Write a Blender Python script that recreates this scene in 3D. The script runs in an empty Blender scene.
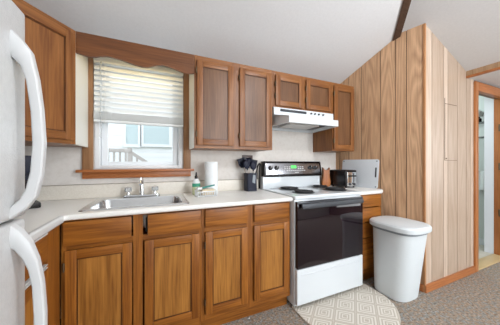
import bpy, bmesh, math, random
from mathutils import Vector, Matrix
random.seed(7)
PI = math.pi
sc = bpy.context.scene
C = sc.collection

# ------------------------------------------------------------------ camera
cam_d = bpy.data.cameras.new('camera')
cam = bpy.data.objects.new('camera', cam_d); C.objects.link(cam)
cam_d.sensor_width = 36.0
cam_d.lens = 214.7 / 500 * 36.0
cam_d.clip_start = 0.02
YAW = math.atan(95 / 214.7)
cam.location = (0, -2.12, 1.21)
cam.rotation_euler = (PI / 2, 0, -YAW)
cam_d.shift_y = 0.001
sc.camera = cam
sc.view_settings.view_transform = 'Standard'
sc.view_settings.look = 'None'
sc.view_settings.gamma = 1.0
sc.view_settings.exposure = -0.05

# ------------------------------------------------------------------ world and lights
w = bpy.data.worlds.new('sky'); sc.world = w; w.use_nodes = True
bg = w.node_tree.nodes['Background']
bg.inputs[0].default_value = (0.86, 0.93, 1.0, 1); bg.inputs[1].default_value = 2.6

def area(name, loc, rot, sx, sy, power, col=(1, 1, 1)):
    l = bpy.data.lights.new(name, 'AREA'); l.shape = 'RECTANGLE'; l.size = sx; l.size_y = sy
    l.energy = power; l.color = col
    o = bpy.data.objects.new(name, l); C.objects.link(o); o.location = loc; o.rotation_euler = rot
    return o
# sink window daylight, plus added fill lights on the unseen rear and hall sides
area('rear_fill_light', (2.3, -5.15, 1.55), (PI / 2, 0, 0), 2.6, 1.5, 135, (0.90, 0.96, 1.0))  # added area light filling the unseen rear opening
area('hall_fill_light', (5.3, -3.3, 1.35), (PI / 2, 0, PI / 2), 2.0, 1.7, 48, (0.90, 0.96, 1.0))  # added for sheen on the pale planks; the wall here has no window
area('sink_window_daylight', (-0.1, 0.28, 1.6), (-PI / 2, 0, 0), 0.7, 0.85, 1.5, (0.93, 0.97, 1.0))
def bulb(name, loc, power, r, col=(1, 0.93, 0.84)):
    l = bpy.data.lights.new(name, 'POINT'); l.energy = power; l.shadow_soft_size = r; l.color = col
    o = bpy.data.objects.new(name, l); C.objects.link(o); o.location = loc
    return o
area('valance_tube_light', (-.1, -.15, 2.035), (0, 0, 0), .6, .03, .75, (1.0, 0.78, 0.40))
bulb('bathroom_lamp_light', (3.75, -0.1, 1.95), 16, 0.08, (0.9, 1, 0.98))

# ------------------------------------------------------------------ materials
def mat(name, col, rough=0.5, metal=0.0, spec=0.5, coat=0.0, emit=None, es=1.0):
    m = bpy.data.materials.new(name); m.use_nodes = True
    b = m.node_tree.nodes['Principled BSDF']
    b.inputs['Base Color'].default_value = (*col, 1)
    b.inputs['Roughness'].default_value = rough
    b.inputs['Metallic'].default_value = metal
    b.inputs['Specular IOR Level'].default_value = spec
    b.inputs['Coat Weight'].default_value = coat
    if emit:
        b.inputs['Emission Color'].default_value = (*emit, 1); b.inputs['Emission Strength'].default_value = es
    return m
def nodes(m):
    nt = m.node_tree
    return nt, nt.nodes, nt.links, nt.nodes['Principled BSDF']
def noise_mat(name, stops, scale=20, rough=0.6, bump=0.0, bscale=None, spec=0.5, detail=3, metal=0.0, stretch=(1, 1, 1)):
    m = mat(name, stops[0][1], rough, metal, spec)
    nt, N, L, b = nodes(m)
    tc = N.new('ShaderNodeTexCoord'); mp = N.new('ShaderNodeMapping'); mp.inputs['Scale'].default_value = stretch
    n = N.new('ShaderNodeTexNoise'); n.inputs['Scale'].default_value = scale; n.inputs['Detail'].default_value = detail
    cr = N.new('ShaderNodeValToRGB')
    while len(cr.color_ramp.elements) > 1: cr.color_ramp.elements.remove(cr.color_ramp.elements[-1])
    cr.color_ramp.elements[0].position = stops[0][0]; cr.color_ramp.elements[0].color = (*stops[0][1], 1)
    for p, c in stops[1:]:
        e = cr.color_ramp.elements.new(p); e.color = (*c, 1)
    L.new(tc.outputs['Object'], mp.inputs[0]); L.new(mp.outputs[0], n.inputs['Vector']); L.new(n.outputs['Fac'], cr.inputs[0])
    L.new(cr.outputs[0], b.inputs['Base Color'])
    if bump:
        n2 = N.new('ShaderNodeTexNoise'); n2.inputs['Scale'].default_value = bscale or scale; n2.inputs['Detail'].default_value = 2
        bp = N.new('ShaderNodeBump'); bp.inputs['Strength'].default_value = bump; bp.inputs['Distance'].default_value = 0.004
        L.new(mp.outputs[0], n2.inputs['Vector']); L.new(n2.outputs['Fac'], bp.inputs['Height']); L.new(bp.outputs[0], b.inputs['Normal'])
    return m
def wood(name, dark, light, axis='z', rough=0.38, band=7.0, fine=105.0, tone=False, contrast=0.80, spec=0.38, figure=9.0, lo=0.25, hi=0.74):
    """long grain along an axis: a broad cathedral figure plus fine pores"""
    m = mat(name, light, rough, spec=spec)
    nt, N, L, b = nodes(m)
    tc = N.new('ShaderNodeTexCoord'); oi = N.new('ShaderNodeObjectInfo')
    add = N.new('ShaderNodeVectorMath'); add.operation = 'ADD'
    mul = N.new('ShaderNodeVectorMath'); mul.operation = 'SCALE'; mul.inputs[0].default_value = (3.1, 2.3, 5.7)
    L.new(oi.outputs['Random'], mul.inputs['Scale']); L.new(tc.outputs['Object'], add.inputs[0]); L.new(mul.outputs[0], add.inputs[1])
    src = add.outputs[0]
    if tone:
        at = N.new('ShaderNodeAttribute'); at.attribute_name = 'tone'
        add2 = N.new('ShaderNodeVectorMath'); add2.operation = 'ADD'
        m2 = N.new('ShaderNodeVectorMath'); m2.operation = 'SCALE'; m2.inputs['Scale'].default_value = 9.0
        L.new(at.outputs['Color'], m2.inputs[0]); L.new(src, add2.inputs[0]); L.new(m2.outputs[0], add2.inputs[1]); src = add2.outputs[0]
    i = 'xyz'.index(axis)
    s1 = [1.0] * 3; s1[i] = 0.11
    s2 = [1.0] * 3; s2[i] = 0.045
    mp1 = N.new('ShaderNodeMapping'); mp1.inputs['Scale'].default_value = s1
    mp2 = N.new('ShaderNodeMapping'); mp2.inputs['Scale'].default_value = s2
    L.new(src, mp1.inputs[0]); L.new(src, mp2.inputs[0])
    n1 = N.new('ShaderNodeTexNoise'); n1.inputs['Scale'].default_value = band; n1.inputs['Detail'].default_value = 1.0
    L.new(mp1.outputs[0], n1.inputs['Vector'])
    rg = N.new('ShaderNodeMath'); rg.operation = 'MULTIPLY'; rg.inputs[1].default_value = figure
    sn = N.new('ShaderNodeMath'); sn.operation = 'PINGPONG'; sn.inputs[1].default_value = 1.0
    L.new(n1.outputs['Fac'], rg.inputs[0]); L.new(rg.outputs[0], sn.inputs[0])
    n2 = N.new('ShaderNodeTexNoise'); n2.inputs['Scale'].default_value = fine; n2.inputs['Detail'].default_value = 3
    L.new(mp2.outputs[0], n2.inputs['Vector'])
    mx = N.new('ShaderNodeMix'); mx.data_type = 'FLOAT'; mx.inputs['Factor'].default_value = contrast
    L.new(sn.outputs[0], mx.inputs[2]); L.new(n2.outputs['Fac'], mx.inputs[3])
    cr = N.new('ShaderNodeValToRGB')
    cr.color_ramp.elements[0].position = lo; cr.color_ramp.elements[0].color = (*dark, 1)
    cr.color_ramp.elements[1].position = hi; cr.color_ramp.elements[1].color = (*light, 1)
    L.new(mx.outputs[0], cr.inputs[0])
    out = cr.outputs[0]
    if tone:
        mc = N.new('ShaderNodeMix'); mc.data_type = 'RGBA'; mc.blend_type = 'MULTIPLY'; mc.inputs['Factor'].default_value = 1.0
        sep = N.new('ShaderNodeSeparateColor'); L.new(at.outputs['Color'], sep.inputs[0])
        r2 = N.new('ShaderNodeValToRGB'); r2.color_ramp.elements[0].color = (0.74, 0.70, 0.66, 1); r2.color_ramp.elements[1].color = (1.03, 1.02, 1.01, 1)
        L.new(sep.outputs[0], r2.inputs[0]); L.new(out, mc.inputs[6]); L.new(r2.outputs[0], mc.inputs[7]); out = mc.outputs[2]
    L.new(out, b.inputs['Base Color'])
    bp = N.new('ShaderNodeBump'); bp.inputs['Strength'].default_value = 0.12; bp.inputs['Distance'].default_value = 0.001
    L.new(n2.outputs['Fac'], bp.inputs['Height']); L.new(bp.outputs[0], b.inputs['Normal'])
    return m

OAK_D, OAK_L = (0.150, 0.043, 0.006), (0.39, 0.140, 0.021)
PAN_D, PAN_L = (0.200, 0.072, 0.011), (0.46, 0.196, 0.038)
oakv = wood('oak_upright_grain', OAK_D, OAK_L, 'z')
oakh = wood('oak_level_grain', OAK_D, OAK_L, 'x')
oaky = wood('oak_depth_grain', OAK_D, OAK_L, 'y')
oakp = wood('oak_door_panel', PAN_D, PAN_L, 'z', 0.42, band=5.0)
UP_D, UP_L = (0.095, 0.040, 0.016), (0.200, 0.092, 0.040)  # wall cabinets: same oak as the bases, dimmer light put into the colour
upv = wood('shaded_oak_upright', (0.150, 0.048, 0.012), (0.310, 0.124, 0.034), 'z')
uph = wood('shaded_oak_level', (0.150, 0.048, 0.012), (0.310, 0.124, 0.034), 'x')
upp = wood('shaded_oak_panel', UP_D, UP_L, 'z', 0.36, band=5.0)
trimw = wood('trim_wood', (0.30, 0.095, 0.026), (0.48, 0.175, 0.06), 'x', 0.35, band=4)
trimz = wood('trim_wood_upright', (0.30, 0.10, 0.028), (0.48, 0.19, 0.065), 'z', 0.35, band=4)
valw = wood('valance_wood', (0.085, 0.028, 0.009), (0.20, 0.072, 0.022), 'x', 0.38, band=4)
casew = wood('casing_wood', (0.24, 0.115, 0.05), (0.40, 0.21, 0.10), 'z', 0.4, band=4)
plank = wood('knotty_plank_wall', (0.48, 0.285, 0.165), (0.75, 0.49, 0.30), 'z', 0.5, band=6, tone=True, contrast=0.70, figure=22, lo=.25, hi=.68)
paleplank = wood('whitewashed_plank_wall', (0.46, 0.345, 0.26), (0.62, 0.495, 0.40), 'z', 0.28, band=5, tone=True, contrast=0.78, figure=16)
seam = mat('dark_seam', (0.10, 0.06, 0.035), 0.8)
M_ceil = noise_mat('ceiling_paint', [(0.3, (0.69, 0.695, 0.71)), (0.7, (0.72, 0.725, 0.74))], 60, 0.9)
M_wall = noise_mat('cream_wallpaper', [(0.3, (0.71, 0.66, 0.61)), (0.55, (0.765, 0.72, 0.675)), (0.75, (0.745, 0.70, 0.66))], 26, 0.7, detail=5)
M_plain = mat('plain_wall_paint', (0.62, 0.60, 0.56), 0.8)
M_count = noise_mat('cream_laminate', [(0.3, (0.84, 0.825, 0.785)), (0.7, (0.89, 0.88, 0.85))], 180, 0.32, detail=2)
M_splash = noise_mat('cream_splash_laminate', [(0.3, (0.72, 0.66, 0.575)), (0.7, (0.79, 0.74, 0.66))], 120, 0.35, detail=2)
M_white = mat('white_enamel', (0.70, 0.74, 0.77), 0.18, coat=0.3)
M_fridge = noise_mat('pebbled_white_enamel', [(0.3, (0.58, 0.585, 0.585)), (0.7, (0.63, 0.635, 0.635))], 50, 0.28, 0.35, 260)
M_whitep = mat('white_plastic', (0.68, 0.69, 0.69), 0.35)
M_handle = mat('fridge_handle_plastic', (0.60, 0.605, 0.61), 0.4)
M_bin = mat('white_bin_plastic', (0.68, 0.725, 0.75), 0.42)
M_grey = mat('grey_plastic', (0.24, 0.27, 0.30), 0.5)
M_vinyl = mat('white_vinyl', (0.80, 0.82, 0.84), 0.4)
M_blind = mat('white_blind_slat', (0.76, 0.78, 0.78), 0.5)
M_black = mat('black_plastic', (0.008, 0.006, 0.007), 0.25, spec=.35)
M_navy = mat('dark_navy_plastic', (0.006, 0.008, 0.024), 0.5, spec=.3)
M_coil = mat('black_coil', (0.02, 0.02, 0.022), 0.6)
M_pan = mat('dark_drip_pan', (0.035, 0.036, 0.04), 0.3, 0.6)
M_glass = mat('black_oven_glass', (0.010, 0.005, 0.008), 0.02, spec=0.5)
M_dgrey = mat('dark_grey_metal', (0.045, 0.048, 0.056), 0.45, 0.3)
M_steel = noise_mat('brushed_steel', [(0.3, (0.66, 0.69, 0.72)), (0.7, (0.80, 0.82, 0.84))], 40, 0.27, metal=1.0, stretch=(1, 12, 12))
M_chrome = mat('chrome', (0.78, 0.79, 0.80), 0.1, 1.0)
M_panelsteel = mat('dark_stainless', (0.32, 0.32, 0.34), 0.22, 0.95)
M_knobclear = mat('clear_acrylic', (0.75, 0.78, 0.80), 0.1); nodes(M_knobclear)[3].inputs['Transmission Weight'].default_value = 0.7
M_green = mat('green_display', (0.02, 0.2, 0.02), 0.4, emit=(0.1, 1.0, 0.15), es=1.6)
M_mark = mat('pale_markings', (0.6, 0.6, 0.6), 0.5)
M_paper = noise_mat('paper_towel', [(0.3, (0.80, 0.83, 0.85)), (0.7, (0.86, 0.88, 0.89))], 90, 0.9, 0.2, 140)
M_sponge = noise_mat('beige_sponge', [(0.35, (0.62, 0.50, 0.34)), (0.65, (0.75, 0.64, 0.47))], 120, 0.95, 0.5, 200)
M_teal = mat('teal_plastic', (0.02, 0.23, 0.20), 0.4)
M_soap = mat('green_soap', (0.05, 0.30, 0.19), 0.2)
M_soap2 = mat('clear_yellow_soap', (0.62, 0.66, 0.40), 0.25)
M_board = noise_mat('grey_cutting_board', [(0.3, (0.66, 0.70, 0.74)), (0.7, (0.70, 0.74, 0.78))], 150, 0.5)
M_orange = wood('orange_wood', (0.30, 0.085, 0.02), (0.52, 0.19, 0.055), 'z', 0.4, band=8)
M_brownplate = mat('brown_plate', (0.075, 0.035, 0.028), 0.35)
M_beam = wood('dark_beam', (0.055, 0.028, 0.018), (0.11, 0.062, 0.04), 'x', 0.6)
M_brass = mat('dark_brass', (0.14, 0.10, 0.06), 0.4, 0.8)
M_tile = noise_mat('beige_floor_tile', [(0.3, (0.55, 0.50, 0.42)), (0.7, (0.66, 0.61, 0.53))], 14, 0.4)
M_bath = mat('pale_bathroom_wall', (0.66, 0.71, 0.70), 0.6)
M_bathgrey = mat('grey_wire_shelf', (0.16, 0.18, 0.18), 0.5)
M_whitewall = mat('white_painted_return', (0.74, 0.77, 0.82), 0.5)
M_oakthr = mat('pale_oak_threshold', (0.58, 0.42, 0.22), 0.4)
M_siding = mat('white_siding', (0.86, 0.87, 0.89), 0.7)
M_extglass = mat('pale_window_glass', (0.52, 0.62, 0.64), 0.35)
M_rail = mat('weathered_railing', (0.50, 0.46, 0.44), 0.8)
M_grass = noise_mat('lawn', [(0.3, (0.10, 0.16, 0.05)), (0.7, (0.18, 0.24, 0.09))], 6, 0.95)
def clear_glass():
    m = bpy.data.materials.new('window_glass'); m.use_nodes = True
    N, L = m.node_tree.nodes, m.node_tree.links; N.clear()
    o = N.new('ShaderNodeOutputMaterial'); t = N.new('ShaderNodeBsdfTransparent'); t.inputs[0].default_value = (0.97, 0.98, 0.98, 1)
    g = N.new('ShaderNodeBsdfGlossy'); g.inputs['Roughness'].default_value = 0.03
    mx = N.new('ShaderNodeMixShader'); mx.inputs[0].default_value = 0.06
    L.new(t.outputs[0], mx.inputs[1]); L.new(g.outputs[0], mx.inputs[2]); L.new(mx.outputs[0], o.inputs[0])
    return m
M_pane = clear_glass()
def carpet():
    m = mat('speckled_carpet', (0.3, 0.26, 0.23), 0.95, spec=0.1)
    nt, N, L, b = nodes(m)
    tc = N.new('ShaderNodeTexCoord')
    v = N.new('ShaderNodeTexNoise'); v.inputs['Scale'].default_value = 62; v.inputs['Detail'].default_value = 4; v.inputs['Roughness'].default_value = 0.7
    cr = N.new('ShaderNodeValToRGB'); e = cr.color_ramp.elements
    e[0].position = 0.30; e[0].color = (0.075, 0.062, 0.053, 1); e[1].position = 0.72; e[1].color = (0.60, 0.54, 0.48, 1)
    x = e.new(0.44); x.color = (0.29, 0.225, 0.17, 1); x = e.new(0.56); x.color = (0.34, 0.31, 0.28, 1)
    n2 = N.new('ShaderNodeTexNoise'); n2.inputs['Scale'].default_value = 34; n2.inputs['Detail'].default_value = 2
    c2 = N.new('ShaderNodeValToRGB'); c2.color_ramp.elements[0].position = 0.42; c2.color_ramp.elements[0].color = (1.1, 0.97, 0.86, 1)
    c2.color_ramp.elements[1].position = 0.58; c2.color_ramp.elements[1].color = (0.86, 0.97, 1.05, 1)
    mc = N.new('ShaderNodeMix'); mc.data_type = 'RGBA'; mc.blend_type = 'MULTIPLY'; mc.inputs['Factor'].default_value = 1
    L.new(tc.outputs['Object'], v.inputs['Vector']); L.new(v.outputs['Fac'], cr.inputs[0])
    L.new(tc.outputs['Object'], n2.inputs['Vector']); L.new(n2.outputs['Fac'], c2.inputs[0])
    L.new(cr.outputs[0], mc.inputs[6]); L.new(c2.outputs[0], mc.inputs[7]); L.new(mc.outputs[2], b.inputs['Base Color'])
    bp = N.new('ShaderNodeBump'); bp.inputs['Strength'].default_value = 0.9; bp.inputs['Distance'].default_value = 0.008
    L.new(v.outputs['Fac'], bp.inputs['Height']); L.new(bp.outputs[0], b.inputs['Normal'])
    return m
M_carpet = carpet()
def mat_rug():
    """cream rug with nested diamonds: distance in the L1 norm inside a diamond lattice"""
    m = mat('diamond_rug', (0.62, 0.57, 0.5), 0.95, spec=0.1)
    nt, N, L, b = nodes(m)
    tc = N.new('ShaderNodeTexCoord'); sp = N.new('ShaderNodeSeparateXYZ'); L.new(tc.outputs['Object'], sp.inputs[0])
    def mth(op, a, bb=None, cc=None):
        n = N.new('ShaderNodeMath'); n.operation = op
        for k, q in enumerate((a, bb, cc)):
            if q is None: continue
            if isinstance(q, (int, float)): n.inputs[k].default_value = q
            else: L.new(q, n.inputs[k])
        return n.outputs[0]
    u = mth('MULTIPLY', sp.outputs[0], 1 / 0.235); v = mth('MULTIPLY', sp.outputs[1], 1 / 0.20)
    p = mth('ADD', u, v); q = mth('SUBTRACT', u, v)
    fp = mth('ABSOLUTE', mth('SUBTRACT', mth('FRACT', mth('ADD', p, 20.0)), 0.5))
    fq = mth('ABSOLUTE', mth('SUBTRACT', mth('FRACT', mth('ADD', q, 20.0)), 0.5))
    d = mth('MAXIMUM', fp, fq)
    s = mth('FRACT', mth('MULTIPLY', d, 7.0))
    line = mth('GREATER_THAN', s, 0.45)
    core = mth('LESS_THAN', d, 0.09)
    k = mth('MAXIMUM', line, core)
    mx = N.new('ShaderNodeMix'); mx.data_type = 'RGBA'
    mx.inputs[6].default_value = (0.56, 0.50, 0.42, 1); mx.inputs[7].default_value = (0.78, 0.74, 0.67, 1)
    inv = mth('SUBTRACT', 1.0, core)
    L.new(mth('MULTIPLY', line, inv), mx.inputs['Factor'])
    L.new(mx.outputs[2], b.inputs['Base Color'])
    return m
M_rug = mat_rug()

# ------------------------------------------------------------------ mesh helpers
class MB:
    def __init__(s, org=(0, 0, 0)):
        s.bm = bmesh.new(); s.org = Vector(org); s.tone = None
    def box(s, x0, x1, y0, y1, z0, z1, mi=0, bev=0.0, seg=2, tone=None):
        bm = s.bm
        vs = [bm.verts.new((x, y, z)) for x in (x0, x1) for y in (y0, y1) for z in (z0, z1)]
        fs = [bm.faces.new([vs[i] for i in f]) for f in ((0, 1, 3, 2), (4, 6, 7, 5), (0, 4, 5, 1), (2, 3, 7, 6), (0, 2, 6, 4), (1, 5, 7, 3))]
        for f in fs: f.material_index = mi
        if bev:
            es = set(e for f in fs for e in f.edges)
            r = bmesh.ops.bevel(bm, geom=list(es), offset=bev, segments=seg, affect='EDGES', profile=0.6)
            for f in r['faces']: f.material_index = mi
        if tone is not None:
            lay = bm.loops.layers.float_color.get('tone') or bm.loops.layers.float_color.new('tone')
            for f in fs:
                if f.is_valid:
                    for l in f.loops: l[lay] = (tone[0], tone[1], tone[2], 1)
        return vs
    def prism(s, pts, mapf, d0, d1, mi=0, bev=0.0, smooth=False):
        """pts 2D outline; mapf(u,v,d) -> 3D"""
        bm = s.bm; n = len(pts)
        a = [bm.verts.new(mapf(u, v, d0)) for u, v in pts]; b = [bm.verts.new(mapf(u, v, d1)) for u, v in pts]
        fs = [bm.faces.new(a[::-1]), bm.faces.new(b)]
        for i in range(n): fs.append(bm.faces.new((a[i], a[(i + 1) % n], b[(i + 1) % n], b[i])))
        for f in fs: f.material_index = mi
        if bev:
            es = list(set(fs[0].edges) | set(fs[1].edges))
            r = bmesh.ops.bevel(bm, geom=es, offset=bev, segments=2, affect='EDGES', profile=0.6)
            for f in r['faces']: f.material_index = mi
    def lathe(s, prof, c=(0, 0, 0), n=24, mi=0, axis=(0, 0, 1), sx=1, sy=1):
        bm = s.bm; c = Vector(c); q = Vector((0, 0, 1)).rotation_difference(Vector(axis))
        rings = []
        for r, z in prof:
            if r < 1e-6: rings.append([bm.verts.new(c + q @ Vector((0, 0, z)))])
            else: rings.append([bm.verts.new(c + q @ Vector((sx * r * math.cos(t * 2 * PI / n), sy * r * math.sin(t * 2 * PI / n), z))) for t in range(n)])
        for A, B in zip(rings, rings[1:]):
            for t in range(n):
                u = (t + 1) % n
                if len(A) == 1 and len(B) == 1: continue
                if len(A) == 1: f = bm.faces.new((A[0], B[u], B[t]))
                elif len(B) == 1: f = bm.faces.new((A[t], A[u], B[0]))
                else: f = bm.faces.new((A[t], A[u], B[u], B[t]))
                f.material_index = mi
        for R, rev in ((rings[0], True), (rings[-1], False)):
            if len(R) > 2:
                f = bm.faces.new(R[::-1] if rev else R); f.material_index = mi
    def tube(s, pts, r, n=10, mi=0, closed=False, rx=None):
        bm = s.bm; P = [Vector(p) for p in pts]; rings = []
        up = Vector((0, 0, 1))
        for i, p in enumerate(P):
            if closed: t = (P[(i + 1) % len(P)] - P[i - 1])
            else: t = P[min(i + 1, len(P) - 1)] - P[max(i - 1, 0)]
            t.normalize()
            ref = up if abs(t.dot(up)) < 0.95 else Vector((0, 1, 0))
            a = t.cross(ref).normalized(); b = a.cross(t).normalized()
            rr = r[i] if isinstance(r, (list, tuple)) else r
            rw = (rx if rx else 1.0)
            rings.append([bm.verts.new(p + a * rr * math.cos(k * 2 * PI / n) * rw + b * rr * math.sin(k * 2 * PI / n)) for k in range(n)])
        pairs = list(zip(rings, rings[1:])) + ([(rings[-1], rings[0])] if closed else [])
        for A, B in pairs:
            for k in range(n):
                f = bm.faces.new((A[k], A[(k + 1) % n], B[(k + 1) % n], B[k])); f.material_index = mi
        if not closed:
            for R, rev in ((rings[0], True), (rings[-1], False)):
                f = bm.faces.new(R[::-1] if rev else R); f.material_index = mi
    def sweep(s, outline, path_frames, mi=0):
        rings = [[s.bm.verts.new(f(u, v)) for u, v in outline] for f in path_frames]
        n = len(outline)
        for A, B in zip(rings, rings[1:]):
            for k in range(n): s.bm.faces.new((A[k], A[(k + 1) % n], B[(k + 1) % n], B[k])).material_index = mi
        s.bm.faces.new(rings[0][::-1]).material_index = mi; s.bm.faces.new(rings[-1]).material_index = mi
    def build(s, name, mats, parent=None, loc=None, smooth=True):
        bm = s.bm
        bmesh.ops.recalc_face_normals(bm, faces=bm.faces)
        if loc is not None: bmesh.ops.translate(bm, verts=bm.verts, vec=-Vector(loc))
        me = bpy.data.meshes.new(name); bm.to_mesh(me); bm.free()
        for m in (mats if isinstance(mats, (list, tuple)) else [mats]): me.materials.append(m)
        if smooth:
            me.polygons.foreach_set('use_smooth', [True] * len(me.polygons))
            try: me.set_sharp_from_angle(angle=math.radians(35))
            except Exception: pass
        o = bpy.data.objects.new(name, me); C.objects.link(o)
        if parent: o.parent = parent
        if loc is not None: o.location = loc
        return o
def empty(name, loc=(0, 0, 0), rz=0.0, label=None, cat=None, group=None):
    o = bpy.data.objects.new(name, None); C.objects.link(o); o.location = loc; o.rotation_euler = (0, 0, rz)
    o.empty_display_size = 0.1
    tag(o, label, cat, group); return o
def tag(o, label=None, cat=None, group=None, kind=None):
    if label: o['label'] = label
    if cat: o['category'] = cat
    if group: o['group'] = group
    if kind: o['kind'] = kind
    return o
def struct(name, mb, mats, parent=None, smooth=False):
    o = mb.build(name, mats, parent, smooth=smooth); o['kind'] = 'structure'; return o
def part(parent, mb, name, mats, label=None, smooth=True):
    o = mb.build(name, mats, parent, smooth=smooth)
    if label: o['label'] = label
    return o

# ------------------------------------------------------------------ the room
XL, XR, YR = -1.11, 5.4, -5.3
b = MB(); b.box(XL - .1, XR, YR, 1.2, -0.06, 0, 0); fl = struct('floor', b, M_carpet); fl['label'] = 'speckled grey and brown low pile carpet'

# back wall with the window opening  (x -0.45..0.24, z 1.165..2.08)
WX0, WX1, WZ0, WZ1 = -0.455, 0.243, 1.160, 2.075
b = MB()
b.box(XL, WX0, 0, .12, 0, 2.5); b.box(WX1, 2.17, 0, .12, 0, 2.5)
b.box(WX0, WX1, 0, .12, 0, WZ0); b.box(WX0, WX1, 0, .12, WZ1, 2.5)
struct('wall_back', b, M_wall)
b = MB(); b.box(XL - .12, XL, YR, .12, 0, 3.2); struct('wall_left', b, M_wall)
b = MB()   # rear wall behind the viewer with a window opening added to let light in
b.box(XL, 1.0, YR, YR + .1, 0, 3.2); b.box(3.6, XR, YR, YR + .1, 0, 3.2); b.box(1.0, 3.6, YR, YR + .1, 0, .8); b.box(1.0, 3.6, YR, YR + .1, 2.3, 3.2)
struct('wall_rear', b, M_plain)
M_brownwall = wood('brown_panel_wall', (.13, .07, .04), (.24, .14, .085), 'z', .6)
b = MB(); b.box(XR, XR + .1, YR, -.83, 0, 2.4); struct('wall_right', b, M_brownwall)

# plank wall from the back corner to the outer corner, slightly out of square
PA, PB = Vector((2.17, 0, 0)), Vector((2.31, -.94, 0))
ud = (PB - PA).normalized(); nd = Vector((ud.y, -ud.x, 0))          # nd points into the kitchen (-x)
if nd.x > 0: nd = -nd
ang_p = math.atan2(ud.y, ud.x)
PL = (PB - PA).length
def ceilA(y): return 2.20 - 0.435 * y
HX0 = 2.31; ZB0 = 2.518; SB = 0.41
def ceilB(x): return ZB0 - SB * (x - HX0)
def plank_wall(name, org, direction, normal, grooves, top, mats, tones, thick=.10, z0=0.0):
    b = MB(); bm = b.bm
    L = grooves[-1]
    def mp(u, v, d): return org + direction * u + normal * d + Vector((0, 0, v))
    # backing
    def slab(u0, u1, d0, d1, mi, tone, e=0):
        n = 1 if u1 - u0 < .05 else 10
        us = [u0 + (u1 - u0) * i / n for i in range(n + 1)]
        pts = [(u0, z0), (u1, z0)] + [(u, top(u) - e) for u in us[::-1]]
        k0 = len(bm.faces)
        b.prism(pts, mp, d0, d1, mi)
        lay = bm.loops.layers.float_color.get('tone') or bm.loops.layers.float_color.new('tone')
        bm.faces.ensure_lookup_table()
        for f in bm.faces[k0:]:
            for l in f.loops: l[lay] = (tone, random.Random(u0).random(), random.Random(u1).random(), 1)
    slab(0, L, -thick, -.004, 1, .5)
    g = [0] + [q for q in grooves]
    for i in range(len(g) - 1):
        slab(g[i] + (.004 if i else 0), g[i + 1] - (.004 if i < len(g) - 2 else 0), -.004, .002, 0, tones[i % len(tones)])
    return struct(name, b, mats)
gl = [-.053, -.178, -.339, -.552, -.697, -.796, -.94]
plank_wall('wall_partition_left', PA, ud, nd, [(-g) / .94 * PL for g in gl],
           lambda u: min(ceilA(-u * .989), ZB0 + .0) + .03, [plank, seam], [.35, .4, .55, .3, .6, .45, .6])
# strip of planks on the back wall beyond the countertop wallpaper
# plank wall facing the viewer, beside the hallway
gr = [.12, .325, .405, .585, .77, .86, .94]
plank_wall('wall_partition_front', PB.copy(), Vector((1, 0, 0)), Vector((0, -1, 0)), gr,
           lambda u: max(ceilB(HX0 + u), 2.12) + .03, [paleplank, seam], [1.0, .25, 1.0, .3, .35, .3, .9])
b = MB(); b.box(3.25, 4.13, -.94, -.84, 2.045, 2.3); b.box(4.13, XR, -.94, -.84, 0, 2.3); struct('wall_hall', b, M_brownwall)
# corner moulding and baseboards
b = MB(); b.box(2.298, 2.318, -.953, -.931, 0, ZB0 - .005, bev=.005); struct('trim_1', b, wood('tan_trim', (.34, .15, .06), (.50, .25, .11), 'z', .4))['label'] = 'orange wood corner moulding'
b = MB()
b.prism([(.15, 0), (PL - .005, 0), (PL - .005, .070), (.15, .070)], lambda u, v, d: PA + ud * u + nd * d + Vector((0, 0, v)), .002, .018, bev=.004)
struct('baseboard_left', b, trimw)
b = MB(); b.box(2.30, 3.236, -.962, -.942, 0, .070, bev=.004); struct('baseboard_front', b, trimw)

# ceilings
b = MB(); bm = b.bm
def v3(*a): return bm.verts.new(a)
def hipx(y):   # where both slopes meet
    return HX0 + (ZB0 - ceilA(y)) / SB
ZT = 3.15
yT = -(ZT - 2.20) / .435; xT = hipx(yT)
# slope A: rises from the back wall
y0 = .12
hx0 = hipx(y0)
A = [v3(XL - .12, y0, ceilA(y0)), v3(3.0, y0, ceilA(y0)), v3(2.36, -.6, ceilA(-.6)) , v3(hipx(-.70), -.70, ceilA(-.70)), v3(xT, yT, ZT), v3(XL - .12, yT, ZT)]
bm.faces.new((A[0], A[1], A[3], A[4], A[5]))
bm.verts.remove(A[2])
# slope B: falls to the hall
Bv = [v3(hipx(-.70), -.70, ceilB(hipx(-.70))), v3(3.09, -.70, ceilB(3.09)), v3(3.09, YR, ceilB(3.09)), v3(xT, YR, ZT), v3(xT, yT, ZT)]
bm.faces.new(Bv)
T = [v3(XL - .12, yT, ZT), v3(xT, yT, ZT), v3(xT, YR, ZT), v3(XL - .12, YR, ZT)]
bm.faces.new(T)
r = bmesh.ops.extrude_face_region(bm, geom=bm.faces[:])
bmesh.ops.translate(bm, verts=[e for e in r['geom'] if isinstance(e, bmesh.types.BMVert)], vec=(0, 0, .08))
struct('ceiling', b, M_ceil)
b = MB(); b.box(3.10, XR, YR, -.84, 2.135, 2.20); struct('ceiling_hall', b, M_ceil)
b = MB(); b.box(3.08, 3.10, YR + .1, -.943, 2.15, 2.245); struct('trim_2', b, wood('header_planks', (0.28, 0.17, 0.09), (0.46, 0.30, 0.18), 'z', .5, band=9))['label'] = 'plank faced header over the hall opening'
b = MB(); b.box(3.072, 3.112, YR + .1, -.943, 2.128, 2.150, bev=.004); struct('trim_3', b, trimw)['label'] = 'orange trim strip along the header'
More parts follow.
